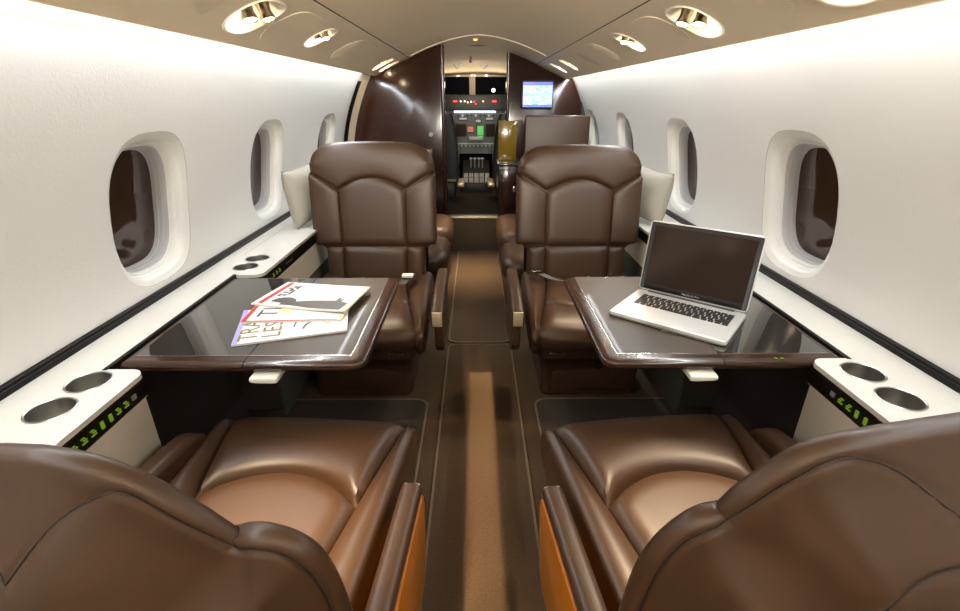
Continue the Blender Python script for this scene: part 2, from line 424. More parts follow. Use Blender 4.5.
# ------------------------------------------------------------------ reading lamps in the service panels
def reading_lamp(side, spec, label, aims, power):
    yc, tc, hy, ht, kind = spec
    base = psuS(side, yc, tc)
    root = thing('reading_lamp', label, 'lamp', base, group='reading lamps in the overhead panels')
    N = 40
    def ring(k, off, e=2.6):
        return [psuS(side, yc + a, tc + b, off) for a, b in superell(hy * k, ht * k, e, N)]
    rim = MB().loft([ring(1.0, .001), ring(1.03, -.003), ring(1.09, -.004), ring(1.12, -.0005)], False, False)
    rim.build('bezel', M['lamprecess'], root)
    dep = .030 if kind == 'dual' else .018
    bowl = MB().loft([ring(1.0, .001), ring(.95, dep * .5), ring(.85, dep * .9), ring(.6, dep * 1.05)], False, True)
    bowl.build('recess', M['lamprecess'], root)
    n = 2 if kind == 'dual' else 1
    sc = hy / .095 if kind == 'dual' else .5
    for i in range(n):
        dy = (.036 * sc) * (1 if i else -1) if n == 2 else 0
        pos = Vector(psuS(side, yc + dy, tc + (.08 if i else -.02) * sc, (.008 * sc if kind == 'dual' else .010)))
        aim = Vector(aims[i % len(aims)])
        d = (aim - pos).normalized()
        u = d.cross(Vector((0, 1, 0))).normalized(); w = d.cross(u)
        def circ(r, t): return [tuple(pos + d * t + (u * math.cos(2 * PI * k / 20) + w * math.sin(2 * PI * k / 20)) * r) for k in range(20)]
        r = .021 * sc; L = .046 * sc
        body = MB().loft([circ(r * .8, -L * .55), circ(r, -L * .45), circ(r * .86, -L * .1), circ(r * .86, L * .1), circ(r * 1.08, L * .40), circ(r * 1.08, L * .55), circ(r * .95, L * .55), circ(r * .9, L * .46)], True, False)
        lb = body.build('lamp_body', M['gunmetal'], root, angle=30)
        ln = MB().loft([circ(r * .93, L * .49), circ(r * .6, L * .53)], True, True)
        ln.build('lens', M['lens'], lb)
        if power:
            sd = bpy.data.lights.new('reading_beam', 'SPOT'); so = bpy.data.objects.new('reading_beam', sd); COL.objects.link(so)
            so.location = pos + d * (L * .62); so.rotation_euler = d.to_track_quat('-Z', 'Y').to_euler()
            sd.energy = power; sd.color = (1., .74, .43); sd.spot_size = math.radians(36); sd.spot_blend = 1.; sd.shadow_soft_size = .012
    # glow inside the bowl from the open backs of the lamps
    gd = bpy.data.lights.new('lamp_spill', 'POINT'); go = bpy.data.objects.new('lamp_spill', gd); COL.objects.link(go)
    go.location = psuS(side, yc, tc - .5 * ht, -.002); gd.energy = .55 * hy / .09; gd.color = (1., .80, .54); gd.shadow_soft_size = .008
PW = 9.0; COVE = 21.5
reading_lamp(-1, LAMP_L[1], 'twin reading lamp over the near left seat, above the frame edge', [(-.36, .64, .37), (-.41, .58, .37)], 105)
reading_lamp(-1, LAMP_L[2], 'large twin reading lamp in the left overhead panel above the table with magazines', [(-.38, 1.28, .57), (-.34, 1.40, .57)], 16)
reading_lamp(-1, LAMP_L[3], 'smaller oval reading lamp on the left, next beyond the large twin lamp', [(-.32, 1.8, .42), (-.33, 1.70, .42)], 22)
reading_lamp(-1, LAMP_L[4], 'small slot lamp on the left overhead panel, nearer of the two by the dark partition', [(-.30, 2.85, .34)], PW * 1.2)
reading_lamp(-1, LAMP_L[5], 'small slot lamp at the front end of the left panel, touching the dark partition', [(-.10, 3.10, .05)], PW * .5)
reading_lamp(1, LAMP_R[1], 'right reading lamp nearest the camera, cut by the top of the picture', [(.38, .63, .37), (.42, .58, .37)], 66)
reading_lamp(1, LAMP_R[2], 'large twin reading lamp in the right overhead panel above the laptop', [(.38, 1.30, .57), (.33, 1.44, .57)], 16)
reading_lamp(1, LAMP_R[3], 'smaller oval reading lamp on the right, next beyond the large twin lamp', [(.32, 1.8, .42), (.33, 1.70, .42)], 22)
reading_lamp(1, LAMP_R[4], 'small slot lamp on the right overhead panel, farther from the lit monitor', [(.25, 2.75, .34)], PW * 2.2)
reading_lamp(1, LAMP_R[5], 'small slot lamp at the front end of the right panel, just above the monitor', [(.28, 2.95, .40)], PW * .2)

# flush drop-down doors in the service panels
def mask_door(side, yc, tc, hy, ht, label):
    o = MB()
    N = 40
    rr = lambda k, off: [psuS(side, yc + a, tc + b, off) for a, b in superell(hy * k, ht * k, 3.2, N)]
    o.loft([rr(1, .001), rr(1, -.0010), rr(.990, -.0019), rr(.5, -.0020)], False, True)
    tag(o.build('overhead_door', M['ceiling'], angle=30), label, 'panel door', 'flush drop-down doors in the overhead panels')
mask_door(-1, 1.10, .50, .165, .36, 'flush rounded door in left overhead panel nearest the camera')
mask_door(-1, 1.70, .50, .120, .34, 'flush rounded door between the two left reading lamps')
mask_door(-1, 2.55, .50, .24, .36, 'long flush door in left overhead panel short of the slot lamps')
mask_door(1, 1.245, .50, .115, .34, 'flush rounded door in right overhead panel nearest the camera')
mask_door(1, 1.785, .50, .130, .34, 'flush rounded door between the two right reading lamps')
mask_door(1, 2.70, .50, .26, .36, 'long flush door in right overhead panel short of the slot lamps')

# cove lighting: LED rails behind the lips, with the light they give
for side, yend in ((-1, 3.44), (1, 4.20)):
    r = MB(); r.box(*sorted((side * .704, side * .740)), REAR, yend, 1.256, 1.264)
    o = tag(r.build('cove_light_rail', M['led']), 'cool white light rail hidden in the cove above the %s windows' % ('left' if side < 0 else 'right'), 'cove light')
    ld = bpy.data.lights.new('cove_light', 'AREA'); lo = bpy.data.objects.new('cove_light', ld); COL.objects.link(lo)
    ld.shape = 'RECTANGLE'; ld.size = yend - REAR; ld.size_y = .014; ld.energy = COVE; ld.color = (.90, .955, 1.)
    lo.location = (side * .724, (REAR + yend) / 2, 1.2485)
    d = Vector((side * -.635, 0, -1)).normalized(); lo.rotation_euler = (Matrix((Vector((0, 1, 0)), d.cross(Vector((0, 1, 0))) * -1, -d)).transposed()).to_euler()

# ------------------------------------------------------------------ club chairs
def pdist(p, poly, closed=False):
    best = 9.
    n = len(poly)
    for i in range(n if closed else n - 1):
        ax_, ay = poly[i]; bx, by = poly[(i + 1) % n]
        dx, dy = bx - ax_, by - ay; l2 = dx * dx + dy * dy or 1e-12
        t = clamp(((p[0] - ax_) * dx + (p[1] - ay) * dy) / l2)
        d = math.hypot(p[0] - ax_ - dx * t, p[1] - ay - dy * t)
        if d < best: best = d
    return best
def near_back(root, aisle, back, T, put, NF, XC, arms, belts_=None):
    """backrest seen from behind: one smooth shell with shoulder notches, banded edge and sewn seams"""
    crown, wing, seam, seam2 = back
    def sm(pts, n): return [cr(pts, k / n) for k in range(n + 1)]
    right = sm(crown, 26) + sm(wing, 40)
    left = [(-x, v) for x, v in reversed(right)]
    if aisle > 0: left = [(x * (1 - .08 * clamp((.36 - v) / .1)), v) for x, v in left]
    else: right = [(x * (1 - .08 * clamp((.36 - v) / .1)), v) for x, v in right]
    outl = right + left[:-1]                         # starts at the top centre, runs down the right side and back up
    N = len(outl); C0 = (0, .19)
    seamR = sm(seam, 60); wc = lambda p: (p[0] * (1 - .08 * clamp((.36 - p[1]) / .1)), p[1])
    seams = [seamR, [(-x, v) for x, v in seamR]]
    seams[1 if aisle > 0 else 0] = [wc(p) for p in seams[1 if aisle > 0 else 0]]
    seamR = seams[0]
    s2 = sm(seam2, 30); seams2 = [s2, [(-x, v) for x, v in s2]]
    def depth(p):
        d = pdist(p, outl, True); q = pdist(p, seamR if p[0] >= 0 else seams[1]); q2 = pdist(p, s2 if p[0] >= 0 else seams2[1])
        g = .0035 * max(0, 1 - q / .005) + .0035 * max(0, 1 - q2 / .005)
        return -.022 - .012 * prof(d / .02) - .075 * sstep(d / .15) + g
    sh = MB(); rings = []
    for ins, n in ((.030, -.001), (.014, -.004), (.004, -.010), (0, -.018)):
        rings.append([T(x - ins * x / max(.05, math.hypot(x, v - .19)), v - ins * (v - .19) / max(.05, math.hypot(x, v - .19)), n) for x, v in outl])
    for rho in [1 - .0125 * k for k in range(0, 44)] + [.40, .32, .24, .16, .08, .02]:
        rg = []
        for x, v in outl:
            p = (C0[0] + (x - C0[0]) * rho, C0[1] + (v - C0[1]) * rho)
            rg.append(T(p[0], p[1], depth(p)))
        rings.append(rg)
    sh.loft(rings, True, True)
    shell = put(sh, 'backrest', angle=80)
    for sset in (seams, seams2):
        for sc in sset:
            t = MB(); t.tube([T(x, v, depth((x, v)) - .0014) for x, v in sc], .0013, 6); put(t, 'seam', M['thread'], shell)
    cp = MB()
    def fcen(u, w):
        s = 2 * u - 1; x = s * XC; v1 = .285 - .05 * s * s; v = .02 + (v1 - .02) * w
        return T(x, v, -.006 + .034 * prof((1 - abs(s)) * XC / .045) * prof((v - .02) / .035) * prof((v1 - v) / .045))
    cp.grid(fcen, 30, 30); put(cp, 'back_pad')
    for g in (-1, 1):
        bb = MB()
        def fb(u, w):
            x = XC + (.258 - XC) * u; v = .0 + .245 * w
            return T(g * x, v, -.008 + .040 * prof(u / .4) * prof((1 - u) / .5) * prof((.245 - v) / .05) * prof((v + .0) / .04))
        bb.grid(fb, 16, 24); put(bb, 'back_bolster', angle=80)
    arms()
    return root

def club_chair(label, hx, hy, rz, aisle, recline, L, arm_front, arm_z0, wood, Wc=.268, W=.270, drop=.10, q0=.55, NB=-.125, wing=.006, wtap=.004, ew=.030, rp=.030, sw=1., ax=.281, back=None, pf=.42, group=None, shell_k=1., arm_back=.03):
    root = thing('club_chair', label, 'chair', (hx, hy, 0), rz, group)
    LE = M['leather']
    def put(mb, name, m=LE, parent=root, **k): return mb.build(name, m, parent, local=True, **k)
    # pedestal
    b = MB()
    secs = [(.188, -.06, .395, 0), (.190, -.06, .405, .006), (.192, -.06, .408, .10), (.200, -.06, .43, .185), (.212, -.06, .47, .205), (.212, -.06, .47, .215)]
    b.loft([[(x, y, z) for x, y in rrect(hxx, (y1 - y0) / 2, .03, 5, 0, (y0 + y1) / 2)] for hxx, y0, y1, z in secs])
    base = put(b, 'base', angle=50)
    bp = MB()
    pts = [(-.155, .05), (-.155, .112), (-.10, .128), (-.06, .152), (.06, .152), (.10, .128), (.155, .112), (.155, .05), (.14, .03), (-.14, .03)]
    bp.prism([(x, .400, z) for x, z in pts], (0, .016, 0)); put(bp, 'base_panel', parent=base, bevel=.006)
    kn = MB(); kn.tube([(-aisle * .02, .41, .145), (-aisle * .02, .428, .145)], .012, 14); put(kn, 'swivel_knob', M['gunmetal'], base)
    # upholstered frame under the cushion with its front apron
    fr = MB()
    fr.loft([[(x, y, z) for x, y in rrect(hxx, (y1 + .05) / 2, .03, 5, 0, (y1 - .05) / 2)] for hxx, y1, z in [(.212, .47, .212), (.222, .500, .222), (.224, .515, .30), (.220, .51, .335)]])
    fr_ = put(fr, 'seat_frame', angle=50)
    hd = MB(); hd.box(*sorted((aisle * .130, aisle * .185)), .510, .519, .252, .257); put(hd, 'release_handle', M['chrome'], fr_, bevel=.0015)
    # seat cushion panels
    zb = lambda x, y: .338 + .022 * clamp(y / .55) + .004 * (x / .2) ** 2
    xi = lambda y: sw * (.128 + .092 * clamp(y / .55) ** 1.25)
    xo = lambda y: sw * (.226 + .020 * clamp(y / .55))
    arc = lambda s: .372 - .085 * s * s
    sp = MB()
    def fpad(u, w):
        s = 2 * u - 1; a = arc(s); y = -.05 + (a + .05) * w; x = s * xi(y)
        e = prof((1 - abs(s)) * xi(y) / .05) * prof((a - y) / .05)
        return (x, y, zb(x, y) - .008 + .030 * e)
    sp.grid(fpad, 32, 28); put(sp, 'seat_pad')
    ro = MB()
    def froll(u, w):
        s = 2 * u - 1; a = arc(s)
        e = prof((1 - abs(s)) * .19 / .045)
        bulge = .018 * (1 - s * s)
        pts = [(a, -.008), (a + .012, .014), (a + .045, .026), (.46, .030), (.525 + bulge * .7, .014), (.552 + bulge, -.022), (.553 + bulge, -.052), (.538 + bulge * .6, -.082)]
        y, dz = cr(pts, w)
        x = s * xi(y)
        dz2 = -.008 + (dz + .008) * (e if dz > -.008 else 1)
        return (x, y - .012 * (1 - e) * (w > .5), zb(x, min(y, .5)) + dz2)
    ro.grid(froll, 32, 36); put(ro, 'seat_front_roll')
    for g in (-1, 1):
        bo = MB(); rings = []
        ys = [-.05 + .55 * k / 26 for k in range(27)] + [.515, .53, .542, .550, .554]
        for y in ys:
            q = clamp((y - .50) / .055); sh = math.sqrt(max(0, 1 - q * q)) if q else 1.
            sh = max(sh, .12)
            a, o = xi(min(y, .5)), xo(min(y, .5)); z0 = zb(a, min(y, .5)); m = (a + o) / 2
            pts = [(a - .002, -.030), (a, -.006), (a + .010, .016), (m, .030), (o - .014, .026), (o, .006), (o + .003, -.04), (o - .004, -.10), (o - .03, -.115), (a + .02, -.115), (a, -.10)]
            rings.append([(g * (m + (x - m) * (.5 + .5 * sh)), y, z0 - .045 + (dz + .045) * sh) for x, dz in [(x_, d_ if d_ < 0 else d_ * (1 - .55 * clamp(y / .55) ** 2)) for x_, d_ in [cr(pts + pts[:1], t / 40) for t in range(40)]]])
        bo.loft(rings); put(bo, 'seat_bolster', angle=70)
    def arms():
        # ---- arms
        for g in (-1, 1):
            is_a = g == aisle
            hw = .021 if is_a else .026
            xc = g * (ax if is_a else min(.278, .724 - abs(hx) - hw))
            af = arm_front if is_a else .46; y0 = arm_back; arm_z = arm_z0 if is_a else .415
            ar = MB(); rings = []
            for k in range(25):
                t = k / 24; y = y0 + (af - y0) * t; dz_ = 0 if (wood or not is_a) else -.030 * clamp((t - .45) / .55) ** 1.5
                q = clamp((t - .86) / .14); sh = 1 if (is_a) else math.sqrt(max(.02, 1 - q * q))
                zt = arm_z - .006 * t + dz_; H = .030 if is_a else .060
                if not is_a: zt += .012 * math.sin(PI * clamp(t * 1.1))
                rings.append([(xc + x, y, zt - H + H * sh * (1 + 0) * (z / H)) if z > 0 else (xc + x, y, zt - H + z) for x, z in rrect(hw, H, min(hw * .7, .016), 4)])
            ar.loft(rings); arm = put(ar, 'armrest', angle=50)
            if is_a:
                pn = MB()
                n = 12; pro = []
                zt = arm_z - (.022 if wood else .07)
                pl = [(y0 + .0, .20), (y0, zt), (af - .012, zt), (af - .004, zt - .03), (af - .03, .235), (af - .06, .20)] if wood else [(y0, .27), (y0, zt), (af - .008, zt), (af - .004, zt - .02), (af - .012, .32), (af - .05, .285), (af - .10, .27)]
                pn.prism([(xc - g * .012, y, z) for y, z in pl], (g * (.038 if wood else .030), 0, 0))
                put(pn, 'arm_panel', M['amberwood'] if wood else LE, arm, bevel=.004)
                cap = MB(); cap.box(xc - .0165, xc + .0165, af - .002, af + .006, arm_z - .062 - (0 if wood else .028), arm_z - .010 - (0 if wood else .028))
                put(cap, 'arm_end_cap', M['tan'], arm, bevel=.003)
            else:
                pn = MB(); pn.box(xc - .020, xc + .020, y0, af * .9, .22, arm_z - .10); put(pn, 'arm_panel', LE, arm, bevel=.012, seg=3)
    # ---- backrest, built in its own plane (x, v up the back, n forwards)
    sr, crr = math.sin(recline), math.cos(recline)
    V0 = .125; kk = (L - V0) / (.56 - V0)
    def vs(v): return v if v <= V0 else V0 + (v - V0) * kk
    HZ = .375 - (.007 if back else 0)
    def T(x, v, n): return (x, .0 + n * crr - v * sr, HZ + v * crr + n * sr)
    XC = .144
    def wtop(x):                                 # top outline
        q = clamp(abs(x) / Wc); return L - .010 * q * q - drop * kk * (1 - (1 - clamp((q - q0) / (1 - q0)) ** 2.2) ** (1 / 2.2))
    def Ms(x):                                   # crown seam, M-shaped
        a = abs(x)
        if a < XC: return vs(.366) + .050 * kk * (1 - (a / XC) ** 2)
        return vs(.366) + .078 * kk * clamp((a - XC) / (Wc - XC)) ** .9
    def vR(x):                                   # rear seam of the crown
        a = abs(x) / Wc; return L - rp - .075 * (1 - sstep(a / .55)) - .055 * a ** 4
    NF = -.012
    if back: return near_back(root, aisle, back, T, put, NF, XC, arms, belts_=None)
    # core
    co = MB()
    def outline(k):
        pts = []
        lo = [(.215, -.03), (.218, .09), (Wc - .01, .125), (Wc, .17), (Wc, Ms(Wc) - .01)]
        for x, v in lo: pts.append((x, v))
        for i in range(1, 20):
            x = Wc * math.cos(PI / 2 * i / 20); pts.append((x, wtop(x)))
        full = pts + [(0, L)] + [(-x, v) for x, v in reversed(pts)]
        c = (0, L * .5)
        return [(c[0] + (x - c[0]) * k, c[1] + (v - c[1]) * k) for x, v in full]
    co.loft([[T(x, v, n) for x, v in outline(k)] for k, n in ((.90, NF - .004), (.95, NF - .02), (.965, -.06), (.95, NB + .02), (.90, NB + .004))])
    core = put(co, 'backrest', angle=60)
    # crown
    cw = MB()
    def fcrown(u, w):
        q = 2 * u - 1; x = Wc * math.sin(q * PI / 2)
        E = prof((Wc - abs(x)) / ew)
        vm, vt, vr = Ms(x), wtop(x), vR(x)
        vr = min(vr, vt - .02)
        pts = [(vm, NF), (vm + .012, .012), (vm + .035, .022), ((vm + vt) / 2, .026), (vt - .035, .014), (vt - .008, -.016), (vt + .002, -.05), (vt - .006, NB * .74), (min(vr + .02, vt - .012), NB * .97), (vr, NB + .004)]
        v, n = cr(pts, w); n = n if n < NF else NF + (n - NF) * pf
        cdip = prof(abs(abs(x) - XC) / .03) if w < .25 else 1
        n0 = -.055
        n = n0 + (n - n0) * E
        return T(x, v, n)
    cw.grid(fcrown, 48, 44); crown = put(cw, 'headrest', angle=80)
    # centre panel + lumbar panel
    cp = MB()
    def fcen(u, w):
        s = 2 * u - 1; x = s * XC; v1 = Ms(x); v = V0 + (v1 - V0) * w
        e = prof((1 - abs(s)) * XC / .045) * prof((v - V0) / .035) * prof((v1 - v) / .045)
        return T(x, v, NF + .034 * pf * e)
    cp.grid(fcen, 32, 36); put(cp, 'back_pad')
    lp = MB()
    def flum(u, w):
        s = 2 * u - 1; x = s * .140; v = -.04 + (V0 + .04) * w
        e = prof((1 - abs(s)) * .14 / .04) * prof((V0 - v) / .035)
        return T(x, v, NF + .042 * pf * e)
    lp.grid(flum, 30, 16); put(lp, 'lumbar_pad')
    for g in (-1, 1):
        for (nm, a, o, v0, top) in (('back_bolster', XC, W, V0, None), ('lumbar_bolster', .140, .216, -.04, V0)):
            bb = MB()
            def fb(u, w):
                m = (a + o) / 2
                pts = [(a, NF), (a + .008, .010), (m - .005, .026), (o - .014, .018), (o, -.018), (o + .001, -.06), (o - .012, NB * .84), (o - .045, NB)]
                x, n = cr(pts, u); n = n if n < NF else NF + (n - NF) * pf
                v1 = (Ms(min(x, Wc)) - wtap * clamp((x - XC) / (W - XC)) ** 3) if top is None else top
                v = v0 + (v1 - v0) * w
                e = prof((v - v0) / .03) * prof((v1 - v) / .035) if top is None else prof((v1 - v) / .03)
                n0 = -.055
                nn = n0 + (n - n0) * (.72 + .28 * e) * prof((v1 - v) / wing) * (prof((v - v0) / .007) if top is None else 1)
                if top is None: x = a + (x - a) * (.93 + .07 * prof((v - v0) / .05))
                return T(g * x, v, nn)
            bb.grid(fb, 26, 26); put(bb, nm, angle=80)
    # rear shell panel
    rs = MB()
    def frs(u, w):
        s = 2 * u - 1; x = s * .225; v1 = vR(x); v = -.03 + (v1 + .03) * w
        e = prof((1 - abs(s)) * .225 / .05) * prof((v1 - v) / .04) * prof((v + .03) / .03)
        return T(x, v, NB - .022 * shell_k * e - .012 * (1 - s * s) * e)
    rs.grid(frs, 40, 30); put(rs, 'back_shell', angle=80)
    arms()
    return root

R = math.radians
chairs = 'four leather club chairs around the two tables'
c_fl = club_chair('brown leather club chair facing the camera behind the table with magazines', -.466, 2.035, PI, -1, R(8), .565, .595, .492, False, sw=1.1, ax=.318, arm_back=.26)
c_fr = club_chair('brown leather club chair facing the camera behind the table with the laptop', .430, 2.035, PI, 1, R(8), .552, .595, .492, False, sw=1.06, ax=.310, arm_back=.26)
BL = ([(0, .436), (.028, .435), (.073, .424), (.113, .398), (.151, .359), (.183, .316)], [(.184, .318), (.206, .326), (.232, .323), (.26, .305), (.275, .266), (.283, .192), (.283, .08), (.262, -.02), (.20, -.05), (.10, -.055), (0, -.055)],
      [(0, .332), (.035, .372), (.07, .392), (.10, .394), (.14, .354), (.170, .322), (.186, .309), (.207, .313), (.230, .309), (.249, .292), (.262, .258), (.268, .19), (.267, .08), (.255, .0)],
      [(0, .20), (.05, .195), (.085, .18), (.105, .15), (.112, .11), (.112, .06)])
BR = ([(0, .474), (.072, .467), (.114, .462), (.145, .456), (.175, .443), (.199, .417), (.217, .394), (.229, .368)], [(.230, .369), (.249, .365), (.266, .352), (.285, .319), (.296, .268), (.298, .197), (.296, .08), (.275, -.02), (.20, -.05), (.10, -.055), (0, -.055)],
      [(0, .378), (.045, .405), (.09, .434), (.130, .446), (.160, .438), (.188, .412), (.210, .385), (.226, .362), (.247, .352), (.262, .338), (.275, .31), (.283, .265), (.285, .19), (.282, .05)],
      [(0, .362), (.055, .358), (.088, .342), (.108, .310), (.116, .25), (.118, .12)])
c_nl = club_chair('brown leather club chair at lower left seen from behind, turned to the magazines', -.447, .445, R(-4), 1, R(8), .440, .30, .415, True, back=BL)
c_nr = club_chair('brown leather club chair at lower right seen from behind, turned to the laptop', .440, .445, R(6), -1, R(8), .455, .30, .415, True, back=BR)
rb_ = MB(); rb_.tube([(-.246, .40, .372), (-.238, .40, .374)], .011, 14); rb_.build('recline_button', M['chrome'], c_nl, local=True)
# belts left on the two chairs ahead
def belt(parent, pts, bx, m):
    b = MB()
    P = [cr(pts, t / 14) for t in range(15)]
    b.add([(x - .018, y, z) for x, y, z in P] + [(x + .018, y, z) for x, y, z in P], [(i, i + 1, 16 + i, 15 + i) for i in range(14)])
    s = b.build('seat_belt', M['charcoal'], parent, local=True)
    k = MB(); x, y, z = bx; k.box(x - .024, x + .024, y - .016, y + .016, z, z + .013)
    k.build('belt_buckle', m, s, local=True, bevel=.004)
belt(c_fl, [(-.175, .06, .40), (-.165, .10, .405), (-.15, .15, .402), (-.14, .19, .398)], (-.160, .13, .408), M['latch'])
belt(c_fr, [(.20, .05, .405), (.17, .09, .408), (.13, .11, .395), (.09, .12, .385)], (.185, .075, .408), M['gunmetal'])

# ------------------------------------------------------------------ the pair of seats at the front of the cabin
def forward_seat(label, side, xin, yf, back_top, xback):
    """low seat along the side wall at the front of the cabin: two cushions, a base, a flat back at its front end"""
    xo_ = .70; cx = side * (xin + xo_) / 2; hw = (xo_ - xin) / 2
    root = thing('forward_seat', label, 'seat', (cx, 3.0, 0))
    b = MB(); b.loft([[(cx + x, y, z) for x, y in rrect(hw - .03 - i, (3.45 - yf) / 2 - .03, .04, 5, 0, (3.45 + yf) / 2)] for i, z in ((.01, .006), (0, .02), (0, .20))]); b.build('base', M['leather'], root, angle=50)
    ym = yf + .42
    for (y0, y1, zt) in ((yf, ym, .315), (ym + .004, 3.45, .345)):
        c = MB(); rings = []
        for z, ins in ((.195, .012), (.21, .003), (.26, 0), (zt - .04, .004), (zt - .015, .020), (zt - .003, .050), (zt, .09)):
            rings.append([(cx + x, y, z) for x, y in rrect(hw - ins, (y1 - y0) / 2 - ins, .09 - ins * .5, 6, 0, (y0 + y1) / 2)])
        c.loft(rings); c.build('seat_cushion', M['leather'], root, angle=70)
    x0, x1 = sorted((side * xback, side * .755))
    p = MB(); p.box(*sorted((side * xback, side * .710)), 3.46, 3.50, .30, .585); p.box(x0, x1, 3.46, 3.50, .585, back_top); p.build('backrest', M['leather'], root, bevel=.008, seg=3)
forward_seat('front right seat with a tall flat brown back below the lit monitor', 1, .118, 2.42, .992, .315)
forward_seat('front left seat at the aisle, half hidden behind the far left club chair', -1, .175, 2.55, .78, .315)

# ------------------------------------------------------------------ folding tables
ZT = .571
def table(side, label, y0, y1, plaque):
    xa, xb, xf = .262, .800, .527
    root = thing('folding_table', label, 'table', (side * .53, (y0 + y1) / 2, ZT - .03))
    def slab(x0, x1, ya, yb, r0, r1, ins, z):
        # r0: radius on aisle corners, r1: on ledge corners
        pts = []
        for (cx, cy, sx, sy, r) in ((x0, ya, 1, 1, r0), (x1, ya, -1, 1, r1), (x1, yb, -1, -1, r1), (x0, yb, 1, -1, r0)):
            c = (cx + sx * r, cy + sy * r); n = 6
            a0 = {(1, 1): 180, (-1, 1): 270, (-1, -1): 0, (1, -1): 90}[(sx, sy)]
            for k in range(n + 1):
                a = R(a0 + 90 * k / n); rr = max(r - ins, .0008)
                px = c[0] + rr * math.cos(a) - (0 if r > ins else (-sx * (ins - r)) * 1); py = c[1] + rr * math.sin(a) + (0 if r > ins else sy * (ins - r))
                pts.append((side * px, py, z))
        return pts
    for nm, x0, x1, ra, rb in (('aisle_leaf', xa, xf - .001, .035, .002), ('window_leaf', xf + .001, xb, .002, .012)):
        lf = MB()
        secs = [(.010, -.022), (.003, -.020), (0, -.015), (0, -.009), (.003, -.004), (.010, -.0008), (.016, 0)]
        rings = []
        for ins, dz in secs:
            i = ins
            # bevel only on free sides: keep the folding edge sharp
            if nm == 'aisle_leaf': rings.append([(side * min(abs(p[0]), x1), p[1], p[2]) for p in slab(x0, x1 + .03, y0, y1, ra, rb, i, ZT + dz)])
            else: rings.append([(side * max(abs(p[0]), x0), p[1], p[2]) for p in slab(x0 - .03, x1, y0, y1, ra, rb, i, ZT + dz)])
        lf.loft(rings); leaf = lf.build(nm, M['rim'], root, angle=45)
        mg = .034
        iy0, iy1 = y0 + mg, y1 - .012
        ix0 = x0 + (.036 if nm == 'aisle_leaf' else 0); ix1 = x1 - (.022 if nm == 'window_leaf' else 0)
        ins = MB(); ins.box(*sorted((side * ix0, side * ix1)), iy0, iy1, ZT - .001, ZT + .0008)
        ins.build('inlay_panel', M['leaf'] if nm == 'aisle_leaf' else M['blackgloss'], leaf)
        ed = MB(); t = .0015
        ed.box(*sorted((side * ix0, side * ix1)), iy0 - t, iy0, ZT - .001, ZT + .0014)
        ed.box(*sorted((side * ix0, side * ix1)), iy1, iy1 + t, ZT - .001, ZT + .0014)
        if nm == 'aisle_leaf': ed.box(*sorted((side * (ix0 - t), side * ix0)), iy0 - t, iy1 + t, ZT - .001, ZT + .0014)
        ed.build('inlay_line', M['inlay'], leaf)
        if plaque and nm == 'aisle_leaf':
            sp_ = MB(); sp_.box(side * .437, side * .470, 1.055, 1.063, ZT, ZT + .0014); sp_.build('slot_plate', M['inlay'], leaf)
        if plaque and nm == 'window_leaf':
            for y, k in ((.645, 0), (.658, 1)):
                g = MB(); g.box(side * (y - .003), side * (y + .003), y0 + .010, y0 + .014, ZT, ZT + .0012); g.build('indicator_light', M['green'], leaf)
    # support arm underneath and the ivory latch under the fold
    ar = MB(); ar.box(*sorted((side * .60, side * .80)), (y0 + y1) / 2 - .08, (y0 + y1) / 2 + .08, ZT - .06, ZT - .027); ar.build('support_arm', M['kick'], root, bevel=.006)
    la = MB()
    xs = [(.450, .012), (.465, .014), (.500, .012), (.512, .007)]
    la.loft([[(side * x, y, ZT - .034 + z) for y, z in ((y0 - .018, -h * .55), (y0 - .016, h * .2 + .004), (y0 + .05, h * .2 + .006), (y0 + .05, -h * .6))] for x, h in xs])
    la.build('latch', M['latch'], root, bevel=.004)
    return root
table(-1, 'dark folding table on the left with magazines on it', .910, 1.455, False)
table(1, 'dark folding table on the right with an open laptop on it', .912, 1.460, True)

# ------------------------------------------------------------------ magazines
def magazine(name_label, quad, z0, z1, cover, extra=None, curl=0.):
    root = thing('magazine', name_label, 'magazine', (sum(q[0] for q in quad) / 4, sum(q[1] for q in quad) / 4, z0), group='magazines on the left table')
    A, B, C, D = [Vector((q[0], q[1], 0)) for q in quad]      # left-near, right-near, right-far, left-far
    def P(u, v, z): # u along long side (left->right), v near->far
        p = A * (1 - u) * (1 - v) + B * u * (1 - v) + C * u * v + D * (1 - u) * v
        return (p.x, p.y, z + curl * (u ** 2.2) * (1 - v * .4))
    n = 14
    pg = MB(); pg.loft([[P(u / n, 0, z0) for u in range(n + 1)] + [P(u / n, 1, z0) for u in range(n, -1, -1)], [P(u / n, 0, z1 - .0006) for u in range(n + 1)] + [P(u / n, 1, z1 - .0006) for u in range(n, -1, -1)]])
    pg.build('pages', M['paper'], root, angle=30)
    cv = MB(); cv.grid(lambda u, v: P(u, v, z1), n, 6); co = cv.build('cover', cover, root)
    def patch(nm, m, u0, u1, v0, v1, lift=.0004):
        q = MB(); q.grid(lambda a, b: P(u0 + (u1 - u0) * a, v0 + (v1 - v0) * b, z1 + lift), 8, 2); return q.build(nm, m, co)
    def poly(nm, m, pts, lift=.0005):
        q = MB(); q.add([P(u, v, z1 + lift) for u, v in pts], [tuple(range(len(pts)))]); return q.build(nm, m, co)
    def txt(nm, body, size, m, u, v, lift=.0005, bold=0., flip=False):
        o = P(u, v, z1 + lift); xd = Vector(P(u, v + .1, 0)) - Vector(P(u, v, 0)); yd = Vector(P(u - .1, v, 0)) - Vector(P(u, v, 0))
        xd.z = yd.z = 0; yd = yd - xd.normalized() * yd.dot(xd.normalized())
        return text_mesh(nm, body, size, m, co, o, xd, yd, .0002, bold=bold)
    extra(patch, poly, txt)
    return root
